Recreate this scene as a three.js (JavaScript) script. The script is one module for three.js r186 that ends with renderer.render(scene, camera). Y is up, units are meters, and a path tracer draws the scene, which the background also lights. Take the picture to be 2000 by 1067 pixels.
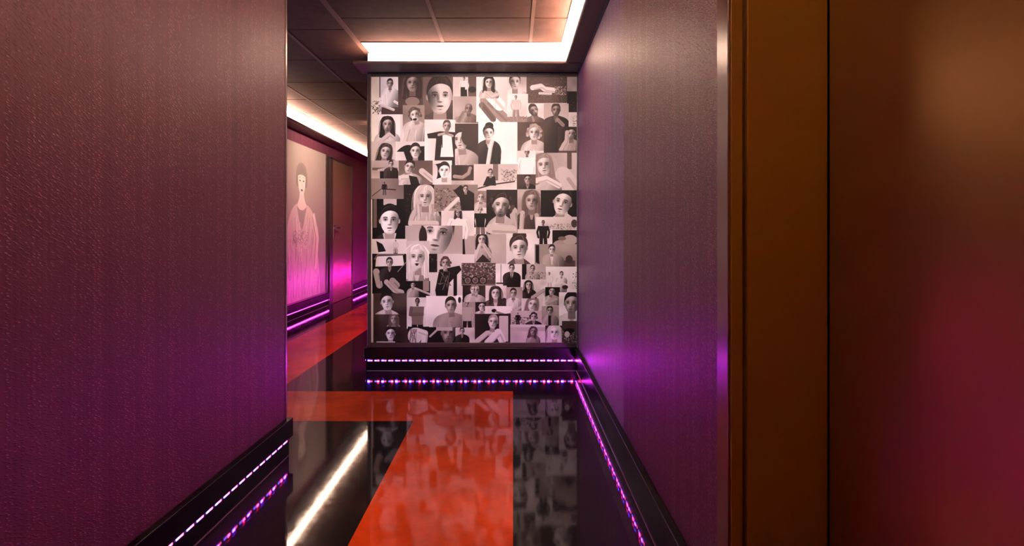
import * as THREE from 'three';
import { RoundedBoxGeometry } from 'three/addons/geometries/RoundedBoxGeometry.js';
import { mergeGeometries } from 'three/addons/utils/BufferGeometryUtils.js';
import { RectAreaLightUniformsLib } from 'three/addons/lights/RectAreaLightUniformsLib.js';

// ---------------------------------------------------------------- camera, exposure, light levels
RectAreaLightUniformsLib.init();
const scene = new THREE.Scene();
scene.background = new THREE.Color(0x000000);
const camera = new THREE.PerspectiveCamera(2 * Math.atan(533.5 / 1000) * 180 / Math.PI, 2000 / 1067, 0.03, 60);
camera.position.set(0, 1.06, 0);
camera.lookAt(0, 1.06, -5);
camera.setViewOffset(2000, 1067, -2, 83.5, 2000, 1067);   // level camera, lens shifted down
const renderer = new THREE.WebGLRenderer();
renderer.toneMapping = THREE.LinearToneMapping;
renderer.toneMappingExposure = 1.0;
renderer.shadowMap.enabled = true;

const WARM = new THREE.Color().setRGB(1.0, 0.69, 0.54);
const SPOTLIGHT = new THREE.Color().setRGB(1.0, 0.76, 0.66);
const COVE = 265;                       // radiance of the cove lamps
const VIOLET = new THREE.Color().setRGB(0.70, 0.02, 1.0);
const RED_CHIP = new THREE.Color().setRGB(1, 0.012, 0.10), BLUE_CHIP = new THREE.Color().setRGB(0.12, 0.02, 1);
const MAGENTA = new THREE.Color().setRGB(1, 0.02, 0.72);
const STRIP = 55;                      // radiance of the skirting strips
const COOL = new THREE.Color().setRGB(0.30, 0.40, 1.0);
const SPOT = 37;                        // candela of the ceiling spot on the collage
const SCONCE = 520;                     // radiance of the cool wall lamp in the side passage

// ---------------------------------------------------------------- helpers
let seed = 12345;
const rnd = () => { seed = (seed * 1664525 + 1013904223) >>> 0; return seed / 4294967296; };
const rr = (a, b) => a + (b - a) * rnd();
const taken = new Map();
function numbered(name) {
  const n = taken.get(name) || 0; taken.set(name, n + 1);
  return n ? name + '_' + String(n).padStart(3, '0') : name;
}
function metreUV(g) {                    // uv in metres from position and the face's main axis
  const p = g.attributes.position, n = g.attributes.normal, uv = new Float32Array(p.count * 2);
  for (let i = 0; i < p.count; i++) {
    const ax = Math.abs(n.getX(i)), ay = Math.abs(n.getY(i)), az = Math.abs(n.getZ(i));
    let u, v;
    if (ax >= ay && ax >= az) { u = p.getZ(i); v = p.getY(i); }
    else if (ay >= az) { u = p.getX(i); v = p.getZ(i); }
    else { u = p.getX(i); v = p.getY(i); }
    uv[2 * i] = u; uv[2 * i + 1] = v;
  }
  g.setAttribute('uv', new THREE.BufferAttribute(uv, 2));
  return g;
}
function boxAt(x0, x1, y0, y1, z0, z1, r = 0) {
  const sx = x1 - x0, sy = y1 - y0, sz = z1 - z0;
  const g = r ? new RoundedBoxGeometry(sx, sy, sz, 2, r) : new THREE.BoxGeometry(sx, sy, sz);
  g.translate((x0 + x1) / 2, (y0 + y1) / 2, (z0 + z1) / 2);
  return metreUV(g);
}
// a box by depth in front of the camera (d > 0 is ahead of it)
const boxD = (x0, x1, y0, y1, d0, d1, r = 0) => boxAt(x0, x1, y0, y1, -d1, -d0, r);
function mesh(name, g, m, parent) {
  const o = new THREE.Mesh(Array.isArray(g) ? mergeGeometries(g) : g, m);
  o.name = parent === scene ? numbered(name) : name;
  o.castShadow = o.receiveShadow = true;
  parent.add(o);
  return o;
}
function structure(name) {
  const o = new THREE.Group(); o.name = numbered(name); o.userData.kind = 'structure'; scene.add(o); return o;
}
function thing(name, label, category, group) {
  const o = new THREE.Group(); o.name = numbered(name); o.userData = { label, category };
  if (group) o.userData.group = group;
  scene.add(o); return o;
}
// put a group at A so that local +x runs to B and local +z is the outward normal of that run
function alongRun(o, A, B) {
  o.position.set(A[0], 0, -A[1]);
  const dx = B[0] - A[0], dz = -(B[1] - A[1]);
  o.rotation.y = Math.atan2(-dz, dx);
  return Math.hypot(dx, dz);
}

// ---------------------------------------------------------------- procedural textures
function canvas(w, h) { const c = document.createElement('canvas'); c.width = w; c.height = h; return c; }
function canvasTexture(c, srgb, repeat) {
  const t = new THREE.CanvasTexture(c);
  if (srgb) t.colorSpace = THREE.SRGBColorSpace;
  t.magFilter = THREE.LinearFilter;
  if (repeat) { t.wrapS = t.wrapT = THREE.RepeatWrapping; t.repeat.set(repeat, repeat); }
  return t;
}
function noiseTexture(n, lo, hi, repeat, cells) {   // tileable value noise, several octaves
  const a = new Float32Array(n * n);
  let amp = 1;
  for (const k of cells) {
    const g = new Float32Array(k * k).map(() => rnd());
    for (let y = 0; y < n; y++) for (let x = 0; x < n; x++) {
      const fx = x / n * k, fy = y / n * k, ix = Math.floor(fx), iy = Math.floor(fy);
      let tx = fx - ix, ty = fy - iy; tx = tx * tx * (3 - 2 * tx); ty = ty * ty * (3 - 2 * ty);
      const x1 = (ix + 1) % k, y1 = (iy + 1) % k;
      const v = (g[iy * k + ix] * (1 - tx) + g[iy * k + x1] * tx) * (1 - ty) + (g[y1 * k + ix] * (1 - tx) + g[y1 * k + x1] * tx) * ty;
      a[y * n + x] += (v - 0.5) * amp;
    }
    amp *= 0.6;
  }
  const d = new Uint8Array(n * n * 4);
  for (let i = 0; i < n * n; i++) {
    const v = Math.max(0, Math.min(1, 0.5 + a[i] * 0.9));
    d[4 * i] = d[4 * i + 1] = d[4 * i + 2] = 255 * (lo + (hi - lo) * v); d[4 * i + 3] = 255;
  }
  const t = new THREE.DataTexture(d, n, n); t.magFilter = THREE.LinearFilter; t.minFilter = THREE.LinearMipmapLinearFilter; t.generateMipmaps = true;
  t.wrapS = t.wrapT = THREE.RepeatWrapping; t.repeat.set(repeat, repeat); t.needsUpdate = true;
  return t;
}

// embossed wallpaper: upright columns of short slanted stitches, some of them in a pale metallic thread; 0.6 m repeat
function wallpaperMaps() {
  const n = 1024, col = canvas(n, n), bmp = canvas(n, n), rgh = canvas(n, n);
  const c = col.getContext('2d'), b = bmp.getContext('2d'), r = rgh.getContext('2d');
  c.fillStyle = 'rgb(102,50,62)'; c.fillRect(0, 0, n, n);
  b.fillStyle = 'rgb(90,90,90)'; b.fillRect(0, 0, n, n);
  r.fillStyle = 'rgb(150,150,150)'; r.fillRect(0, 0, n, n);
  for (let i = 0; i < 170; i++) {           // fine upright threads
    const x = rr(0, n), w = rr(1, 4), k = rnd();
    c.fillStyle = k > 0.5 ? 'rgba(120,66,78,0.35)' : 'rgba(80,38,52,0.35)'; c.fillRect(x, 0, w, n);
  }
  const cols = 40, step = n / cols;
  for (let i = 0; i < cols; i++) {
    const pale = rnd() < 0.62 ? rr(0.25, 0.8) : 0.08, x0 = (i + 0.5) * step + rr(-4, 4), ph = rr(0, 12);
    for (let j = 0; j < 96; j++) {
      const y = (j * n / 96 + ph) % n, x = x0 + rr(-7, 7) + (j % 2 ? 4 : -4), l = rr(4, 7.5), a = rr(-0.75, -0.25);
      for (const oy of [0, -n, n]) {
        const dx = Math.cos(a) * l, dy = -Math.sin(a) * l;
        b.lineCap = 'round'; b.lineWidth = rr(3, 4.6); b.strokeStyle = `rgba(${rnd() < 0.6 ? '225,225,225' : '20,20,20'},0.9)`;
        b.beginPath(); b.moveTo(x - dx, y + oy - dy); b.lineTo(x + dx, y + oy + dy); b.stroke();
        if (rnd() < pale) {
          c.lineCap = 'round'; c.lineWidth = rr(1.6, 3.0); c.strokeStyle = `rgba(${rr(190, 232) | 0},${rr(140, 182) | 0},${rr(118, 162) | 0},${rr(0.45, 0.9).toFixed(2)})`;
          c.beginPath(); c.moveTo(x - dx * 0.6, y + oy - dy * 0.6); c.lineTo(x + dx * 0.6, y + oy + dy * 0.6); c.stroke();
          r.lineCap = 'round'; r.lineWidth = 3; r.strokeStyle = 'rgb(95,95,95)';
          r.beginPath(); r.moveTo(x - dx, y + oy - dy); r.lineTo(x + dx, y + oy + dy); r.stroke();
        } else {
          c.lineCap = 'round'; c.lineWidth = 2; c.strokeStyle = 'rgba(64,30,42,0.5)';
          c.beginPath(); c.moveTo(x - dx, y + oy - dy + 2.5); c.lineTo(x + dx, y + oy + dy + 2.5); c.stroke();
        }
      }
    }
  }
  const k = 1 / 0.6;
  return { map: canvasTexture(col, true, k), bumpMap: canvasTexture(bmp, false, k), roughnessMap: canvasTexture(rgh, false, k) };
}
const M = {};
M.wallpaper = new THREE.MeshPhysicalMaterial({ ...wallpaperMaps(), bumpScale: 0.0009, roughness: 0.8, specularIntensity: 0.7 });
const floorRough = noiseTexture(512, 0.045, 0.085, 1.1, [64, 256]);
M.blackFloor = new THREE.MeshPhysicalMaterial({ color: new THREE.Color().setRGB(0.010, 0.007, 0.006), roughness: 1, roughnessMap: floorRough, ior: 1.40 });
const orangeMap = noiseTexture(512, 0.80, 1.0, 0.9, [4, 9, 33, 128]); orangeMap.colorSpace = THREE.SRGBColorSpace;
M.orangeFloor = new THREE.MeshPhysicalMaterial({ color: new THREE.Color().setRGB(0.90, 0.092, 0.010), map: orangeMap, roughness: 1, roughnessMap: floorRough, ior: 1.36 });
M.skirting = new THREE.MeshPhysicalMaterial({ color: new THREE.Color().setRGB(0.007, 0.004, 0.005), roughness: 0.22, specularIntensity: 0.6 });
M.bead = new THREE.MeshStandardMaterial({ color: new THREE.Color().setRGB(0.35, 0.27, 0.24), roughness: 0.4 });
M.blackTrim = new THREE.MeshStandardMaterial({ color: new THREE.Color().setRGB(0.012, 0.008, 0.008), roughness: 0.35 });
M.frame = new THREE.MeshStandardMaterial({ color: new THREE.Color().setRGB(0.045, 0.028, 0.022), roughness: 0.3 });
M.cornerMetal = new THREE.MeshStandardMaterial({ color: new THREE.Color().setRGB(0.30, 0.24, 0.22), roughness: 0.28, metalness: 0.7 });
M.coveShelf = new THREE.MeshStandardMaterial({ color: new THREE.Color().setRGB(0.085, 0.042, 0.030), roughness: 0.5 });
const grain = noiseTexture(256, 0.86, 1.0, 3, [8, 32, 128]); grain.colorSpace = THREE.SRGBColorSpace;
M.tiles = [1, 0.92, 1.07].map(k => new THREE.MeshPhysicalMaterial({ specularIntensity: 0.15, color: new THREE.Color().setRGB(0.062 * k, 0.027 * k, 0.019 * k), map: grain, roughness: 0.85 }));
M.coveWhite = new THREE.MeshStandardMaterial({ color: new THREE.Color().setRGB(0.8, 0.77, 0.72), roughness: 0.8 });
M.gridBar = new THREE.MeshPhysicalMaterial({ specularIntensity: 0.2, color: new THREE.Color().setRGB(0.105, 0.055, 0.042), roughness: 0.85 });
M.slab = new THREE.MeshStandardMaterial({ color: new THREE.Color().setRGB(0.03, 0.02, 0.016), roughness: 0.95 });
const brush = (() => { const c = canvas(512, 512), x = c.getContext('2d'); x.fillStyle = 'rgb(128,128,128)'; x.fillRect(0, 0, 512, 512);
  for (let i = 0; i < 2600; i++) { const v = rr(95, 165) | 0; x.fillStyle = `rgba(${v},${v},${v},0.5)`; const y = rr(0, 512), l = rr(30, 200), s = rr(-l, 512); x.fillRect(s, y, l, 1); }
  return canvasTexture(c, false, 2.2); })();
M.doorPaint = new THREE.MeshPhysicalMaterial({ color: new THREE.Color().setRGB(0.31, 0.155, 0.028), metalness: 0.5, roughness: 0.34, bumpMap: brush, bumpScale: 0.00025 });
M.jambPaint = new THREE.MeshPhysicalMaterial({ color: new THREE.Color().setRGB(0.46, 0.245, 0.016), roughness: 0.45 });
M.architrave = new THREE.MeshPhysicalMaterial({ color: new THREE.Color().setRGB(0.20, 0.10, 0.045), roughness: 0.24 });
M.farDoor = new THREE.MeshPhysicalMaterial({ color: new THREE.Color().setRGB(0.40, 0.24, 0.14), roughness: 0.26, metalness: 0.6 });
M.steel = new THREE.MeshStandardMaterial({ color: new THREE.Color().setRGB(0.7, 0.66, 0.62), roughness: 0.25, metalness: 1 });
M.tape = new THREE.MeshStandardMaterial({ color: new THREE.Color().setRGB(0.10, 0.08, 0.12), roughness: 0.5 });
M.redDiode = new THREE.MeshStandardMaterial({ color: 0x201018, emissive: new THREE.Color().setRGB(1, 0.07, 0.34), emissiveIntensity: 11 });
M.blueDiode = new THREE.MeshStandardMaterial({ color: 0x101020, emissive: new THREE.Color().setRGB(0.26, 0.11, 1), emissiveIntensity: 11 });
M.mixDiode = new THREE.MeshStandardMaterial({ color: 0x201020, emissive: new THREE.Color().setRGB(0.8, 0.07, 0.8), emissiveIntensity: 6 });
M.coveGlow = new THREE.MeshStandardMaterial({ color: 0xffffff, emissive: WARM, emissiveIntensity: 6 });
M.sconceGlow = new THREE.MeshStandardMaterial({ color: 0xffffff, emissive: COOL, emissiveIntensity: 5 });

// ---------------------------------------------------------------- the shell
const CEIL = 2.40, LX = -1.067, RX = 0.49, LEND = 2.41, END = 3.87, FAR = -2.62, BLOCK = -1.10, DEEP = 14, BACK = -1.3;
const LBACK = LX - 0.0197 * (LEND - BACK);            // the near left wall stands about one degree off the corridor's axis

const floor = structure('floor');
mesh('floor_covering', boxD(-6.8, 1.0, -0.12, 0, BACK - 0.3, DEEP + 0.3), M.blackFloor, floor);
for (const [x0, x1, d0, d1] of [[-0.555, 0, BACK, 2.843], [FAR + 0.49, 0, 2.843, 3.368], [FAR + 0.49, -1.56, 3.368, DEEP]])
  mesh('orange_stripe', boxD(x0, x1, -0.004, 0.0004, d0, d1), M.orangeFloor, floor);

const ceiling = structure('ceiling');
mesh('slab', boxD(-6.8, 1.0, CEIL + 0.03, CEIL + 0.15, BACK - 0.3, DEEP + 0.3), M.slab, ceiling);
function tileField(xs, d0, pitch, a, b, barX) {
  for (let i = 0; i + 1 < xs.length; i++)
    for (let d = d0 - Math.ceil((d0 - a) / pitch) * pitch; d < b; d += pitch) {
      const p = Math.max(d, a), q = Math.min(d + pitch, b);
      if (q - p < 0.05) continue;
      const t = mesh('ceiling_tile', boxD(xs[i] + 0.009, xs[i + 1] - 0.009, CEIL + rr(-0.0012, 0.0012), CEIL + 0.018, p + 0.004, q - 0.004, 0.003), M.tiles[(rnd() * 3) | 0], ceiling);
      t.rotation.set(0, 0, 0);
    }
  for (const x of barX) mesh('grid_bar', boxD(x - 0.011, x + 0.011, CEIL - 0.0015, CEIL + 0.004, a, b), M.gridBar, ceiling);
}
tileField([-1.107, -0.50, 0.124, 0.74], 3.233, 0.61, BACK, END, [-0.50, 0.124]);
tileField([-2.62, -2.10, -1.53, -1.107], 3.418, 0.61, 2.2, DEEP, [-2.10, -1.53]);
mesh('grid_bar', boxD(-1.125, -1.090, CEIL - 0.002, CEIL + 0.004, BACK, DEEP), M.gridBar, ceiling);

const wallLeft = structure('wall_left');
{ const L = alongRun(wallLeft, [LBACK, BACK], [LX, LEND]);
  mesh('wall_face', boxAt(-0.2, L, 0, CEIL + 0.03, -0.16, 0), M.wallpaper, wallLeft); }
const wallRight = structure('wall_right');
mesh('wall_face', boxD(RX, RX + 0.42, 0, CEIL + 0.03, 1.222, END + 0.2), M.wallpaper, wallRight);
mesh('wall_face', boxD(RX, RX + 0.42, 0, CEIL + 0.03, BACK - 0.2, 0.136), M.wallpaper, wallRight);
mesh('wall_face', boxD(RX, RX + 0.42, 2.14, CEIL + 0.03, 0.136, 1.222), M.wallpaper, wallRight);
mesh('wall_face', boxD(0.77, RX + 0.42, 0, 2.14, 0.136, 1.222), M.slab, wallRight);
const wallEnd = structure('wall_end');
mesh('wall_face', boxD(BLOCK, RX, 0, CEIL + 0.03, END, DEEP), M.wallpaper, wallEnd);
const wallBack = structure('wall_back');
mesh('wall_face', boxD(LBACK - 0.2, RX, 0, CEIL + 0.03, BACK - 0.2, BACK), M.wallpaper, wallBack);
const wallPassage = structure('wall_passage');
mesh('wall_face', boxD(FAR - 0.2, FAR, 0, CEIL + 0.03, 4.2, DEEP), M.wallpaper, wallPassage);
mesh('wall_face', boxD(-6.6, FAR - 0.2, 0, CEIL + 0.03, 4.2, 4.4), M.wallpaper, wallPassage);
mesh('wall_face', boxD(-6.6, -6.4, 0, CEIL + 0.03, 2.0, 4.2), M.wallpaper, wallPassage);
mesh('wall_face', boxD(FAR - 0.2, BLOCK, 0, CEIL + 0.03, DEEP, DEEP + 0.2), M.wallpaper, wallPassage);
mesh('wall_face', boxD(-6.4, -1.26, 0, CEIL + 0.03, 2.0, 2.2), M.wallpaper, wallPassage);

// corner beads, the dark strips under the coves and in the corner
const trim = (g, m) => { const o = structure('trim_' + (++trimN)); mesh('trim_strip', g, m, o); return o; };
let trimN = 0;
trim(boxD(LX - 0.02, LX + 0.0025, 0.175, CEIL, LEND - 0.012, LEND + 0.004, 0.002), M.cornerMetal);
trim(boxD(RX - 0.006, RX, 2.226, 2.25, -0.1, END), M.blackTrim);
trim(boxD(RX - 0.008, RX, 0.175, 2.25, END - 0.022, END), M.blackTrim);

// ---------------------------------------------------------------- skirting boards with a lip, and the LED strips under it
const LIP = 0.027, TOE = 0.012, TOP = 0.175, UNDER = 0.090;
function skirting(name, A, B, over0 = 0, over1 = 0) {
  const o = structure(name), L = alongRun(o, A, B);
  mesh('upper_board', boxAt(-over0, L + over1, UNDER, TOP, 0, LIP, 0.0025), M.skirting, o);
  mesh('toe_board', boxAt(0, L, 0, UNDER, 0, TOE), M.skirting, o);
  mesh('sealant_bead', boxAt(0, L, 0.0004, 0.003, TOE, TOE + 0.003), M.bead, o);
  return o;
}
function strip(A, B, from, to, label, single, gain = 1, tint = VIOLET) {      // single: diodes built one by one (run length from..to), otherwise joined
  const o = thing('led_strip', label, 'light strip', 'violet light strips under the skirting lips');
  const L = alongRun(o, A, B), y = 0.078, pitch = 0.052;
  mesh('tape', boxAt(0, L, y - 0.006, y + 0.006, TOE, TOE + 0.0015), M.tape, o);
  const blue = boxAt(0, 0.017, -0.0042, 0.0042, 0, 0.003, 0.0012), red = boxAt(0.020, 0.035, -0.0042, 0.0042, 0, 0.003, 0.0012);
  const rest = [];
  for (let s = 0.006; s + 0.036 < L; s += pitch) {
    if (single && s >= from && s <= to) {
      for (const [n, g, m] of [['blue_diode', blue, M.blueDiode], ['red_diode', red, M.redDiode]]) {
        const k = mesh(n, g, m, o); k.position.set(s, y, TOE + 0.0015);
      }
    } else rest.push(boxAt(s, s + 0.036, y - 0.0035, y + 0.0035, TOE + 0.0015, TOE + 0.004));
  }
  if (rest.length) { const k = mesh('diode_row', rest, M.mixDiode, o); k.userData.kind = 'stuff'; }
  const place = (w, x, col, k, h = 0.0084) => {
    const l = new THREE.RectAreaLight(col, k, w, h); l.name = 'strip_light'; l.position.set(x, y, TOE + 0.0055); l.rotation.y = Math.PI; o.add(l);
  };
  if (!single) place(L, L / 2, tint, STRIP * gain, 0.01);
  else {                                             // one small light on every second diode of each colour
    if (from > 0.1) place(from, from / 2, VIOLET, STRIP, 0.01);
    let k = 0;
    for (let s = 0.006; s + 0.036 < L; s += pitch) if (s >= from && s <= to) {
      if (k++ % 2) place(0.015, s + 0.0275, RED_CHIP, STRIP * 7); else place(0.017, s + 0.0085, BLUE_CHIP, STRIP * 8);
    }
  }
  return o;
}
const runs = {
  left: [[LBACK, BACK], [LX, LEND]], end: [[BLOCK, END], [RX, END]], right: [[RX, END], [RX, 1.222]],
  rightNear: [[RX, 0.13], [RX, BACK]], passageA: [[FAR, 4.2], [FAR, 7.24]], passageB: [[FAR, 8.29], [FAR, DEEP]], block: [[BLOCK, DEEP], [BLOCK, END]],
};
const leftLen = Math.hypot(LX - LBACK, LEND - BACK);
skirting('baseboard_left', ...runs.left, 0, 0.013);
skirting('baseboard_end', ...runs.end, 0.02, -LIP);
skirting('baseboard_right', ...runs.right, 0, 0);
skirting('baseboard_near', ...runs.rightNear);
skirting('baseboard_passage', ...runs.passageA);
skirting('baseboard_passage', ...runs.passageB);
skirting('baseboard_block', ...runs.block, 0, 0);
strip([LX - 0.0197 * (LEND - 1.2), 1.2], runs.left[1], 0, 9, 'violet LED strip under the skirting lip of the wall ending at the passage', true);
strip(...runs.end, 0, 9, 'violet LED strip running below the photo collage panel', true);
strip(...runs.right, 0, 9, 'violet LED strip along the skirting between collage panel and brown door', true);
strip(...runs.passageA, 0, 0, 'violet LED strip below the faded portrait of a woman', false, 1.2, MAGENTA);
strip(...runs.passageB, 0, 0, 'violet LED strip beyond the passage door with the lever handle', false, 1.2, MAGENTA);
strip(...runs.block, 0, 0, 'violet LED strip on the passage side, facing the portrait and door', false, 3.4, MAGENTA);

// ---------------------------------------------------------------- coves: a thin shelf with a round nose and a lamp lying on it
function cove(A, B, depth, label, y = 2.25, lamp0 = 0.03, lamp1 = 0.03, gain = 1, margin = 0, inner = 0.006) {
  const o = structure('trim_' + (++trimN)), L = alongRun(o, A, B);
  const s = new THREE.Shape(); s.moveTo(0, 0); s.lineTo(depth - 0.012, 0); s.quadraticCurveTo(depth, 0, depth, 0.011); s.quadraticCurveTo(depth, 0.022, depth - 0.012, 0.022); s.lineTo(0, 0.022); s.closePath();
  const g = new THREE.ExtrudeGeometry(s, { depth: L, bevelEnabled: false, curveSegments: 6 });
  g.rotateY(-Math.PI / 2); g.scale(-1, 1, 1);               // profile x -> local z, extrusion -> local x
  const idx = g.index; const p = g.toNonIndexed ? (idx ? g.toNonIndexed() : g) : g;
  const a = p.attributes.position.array; for (let i = 0; i < a.length; i += 9) for (let k = 0; k < 3; k++) { const t = a[i + 3 + k]; a[i + 3 + k] = a[i + 6 + k]; a[i + 6 + k] = t; }
  p.computeVertexNormals(); metreUV(p); p.translate(0, y, 0);
  mesh('cove_shelf', p, M.coveShelf, o);
  mesh('cove_liner', boxAt(0.045, L - 0.005, y + 0.022, CEIL - 0.004, 0, 0.006), M.coveWhite, o);
  if (margin) mesh('cove_margin', boxAt(lamp0, L - 0.005, CEIL - 0.006, CEIL - 0.0035, inner, margin), M.coveWhite, o);
  const t = thing('cove_lamp', label, 'lamp', 'warm lamps lying in the ceiling coves'); alongRun(t, A, B);
  const c = depth * 0.5, w = 0.03, yl = y + 0.022;
  mesh('lamp_base', boxAt(lamp0, L - lamp1, yl, yl + 0.012, c - w / 2 - 0.004, c + w / 2 + 0.004), M.gridBar, t);
  mesh('diffuser', boxAt(lamp0 + 0.01, L - lamp1 - 0.01, yl + 0.012, yl + 0.018, c - w / 2, c + w / 2), M.coveGlow, t);
  const l = new THREE.RectAreaLight(WARM, COVE * gain, L - lamp0 - lamp1 - 0.02, w);
  l.name = 'cove_light'; l.position.set((lamp0 + L - lamp1) / 2, yl + 0.020, c); l.rotation.x = Math.PI / 2; t.add(l);
}
cove([BLOCK - 0.04, END], [RX, END], 0.235, 'warm white cove lamp above the photo collage panel', 2.244, 0.06, 0.12, 1, 0.228);
cove([RX, END], [RX, BACK], 0.115, 'warm white cove lamp above the purple wall beside the brown door', 2.25, 0.225, 0.03, 2.2, 0.145, 0.075);
cove([FAR, 4.2], [FAR, DEEP], 0.20, 'warm white cove lamp above the faded portrait and passage door', 2.268, 0.03, 0.03, 3, 0.205);
cove([LBACK, BACK], [LX, LEND], 0.115, 'warm white cove lamp above the wall that ends at the passage', 2.25, 0.2, 1.3, 2.2);
cove([RX - 0.12, BACK], [LBACK + 0.12, BACK], 0.2, 'warm white cove lamp across the end wall facing the photo collage', 2.25, 0.03, 0.03, 1);

// ---------------------------------------------------------------- the brown door on the right, set back in a deep frame
{
  const o = structure('door_1');
  mesh('architrave', boxD(RX - 0.004, RX + 0.03, 0, 2.14, 1.158, 1.222, 0.003), M.architrave, o);
  mesh('jamb', boxD(RX + 0.002, 0.5185, 0, 2.14, 1.155, 1.20, 0.0025), M.jambPaint, o);
  mesh('jamb', boxD(0.5285, 0.7105, 0, 2.14, 1.155, 1.20, 0.0025), M.jambPaint, o);
  mesh('jamb_groove', boxD(0.516, 0.531, 0, 2.14, 1.166, 1.20), M.architrave, o);
  mesh('architrave', boxD(RX - 0.004, RX + 0.03, 0, 2.14, 0.136, 0.2, 0.003), M.architrave, o);
  mesh('jamb', boxD(RX + 0.002, 0.706, 0, 2.14, 0.16, 0.203, 0.0025), M.jambPaint, o);
  mesh('head_jamb', boxD(RX + 0.002, 0.706, 2.09, 2.14, 0.203, 1.155, 0.0025), M.jambPaint, o);
  mesh('door_leaf', boxD(0.712, 0.757, 0.008, 2.086, 0.208, 1.153, 0.002), M.doorPaint, o);
}

// ---------------------------------------------------------------- the passage door beyond the portrait
{
  const o = structure('door_2'), x = FAR;
  mesh('frame_post', boxD(x, x + 0.03, 0, 2.10, 7.24, 7.37, 0.004), M.frame, o);
  mesh('frame_post', boxD(x, x + 0.03, 0, 2.10, 8.26, 8.29, 0.004), M.frame, o);
  mesh('frame_head', boxD(x, x + 0.03, 2.08, 2.11, 7.24, 8.29, 0.004), M.frame, o);
  mesh('door_leaf', boxD(x, x + 0.02, 0.006, 2.08, 7.374, 8.256, 0.002), M.farDoor, o);
  const h = new THREE.Group(); h.name = 'handle'; o.add(h);
  mesh('plate', boxD(x + 0.02, x + 0.026, 0.95, 1.14, 7.42, 7.455, 0.002), M.steel, h);
  mesh('lever', [boxD(x + 0.026, x + 0.07, 1.085, 1.105, 7.43, 7.45), boxD(x + 0.055, x + 0.07, 1.085, 1.105, 7.45, 7.57)], M.steel, h);
}

// ---------------------------------------------------------------- cool wall lamp in the side passage, at the end of the side branch behind the near left wall
{
  const t = thing('wall_lamp', 'upright cool white wall lamp at the end of the side passage', 'lamp');
  t.position.set(-6.4, 0, -2.90);
  mesh('back_plate', boxAt(0, 0.02, 0.30, 1.70, -0.09, 0.09, 0.004), M.frame, t);
  mesh('diffuser', boxAt(0.02, 0.045, 0.32, 1.68, -0.08, 0.08, 0.004), M.sconceGlow, t);
  const l = new THREE.RectAreaLight(COOL, SCONCE, 0.16, 1.36);
  l.name = 'wall_light'; l.position.set(0.048, 1.0, 0); l.rotation.y = -Math.PI / 2; t.add(l);
}

// ---------------------------------------------------------------- ceiling spot above the corridor, turned on the collage
function ceilingSpot(x, d, tx, ty, td, power, angle, label) {
  const t = thing('ceiling_spotlight', label, 'lamp');
  t.position.set(x, CEIL, -d);
  const ring = new THREE.LatheGeometry([[0.036, -0.006], [0.038, -0.012], [0.052, -0.010], [0.056, -0.002], [0.036, -0.002], [0.036, -0.006]].map(p => new THREE.Vector2(...p)), 32);
  mesh('ring', ring, M.steel, t);
  const lens = new THREE.CylinderGeometry(0.034, 0.034, 0.006, 28); lens.translate(0, -0.006, 0);
  mesh('lens', lens, M.coveGlow, t);
  const l = new THREE.SpotLight(SPOTLIGHT, power, 0, angle, 0.75, 2);
  l.name = 'spot_light'; l.position.set(0, -0.03, 0); l.castShadow = true; l.shadow.radius = 1.5;
  l.target.position.set(tx - x, ty - CEIL, d - td); t.add(l, l.target);
}
ceilingSpot(-0.28, 1.15, -0.29, 1.42, END, SPOT, 0.50, 'round recessed ceiling spotlight turned towards the photo collage panel');
ceilingSpot(-1.62, 6.30, FAR, 1.85, 6.7, 10, 1.0, 'round recessed ceiling spotlight in the passage facing the pale portrait');
ceilingSpot(-0.28, 1.85, -0.30, 0, 1.95, 5.5, 0.32, 'round recessed ceiling downlight above the orange floor stripe');

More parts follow.
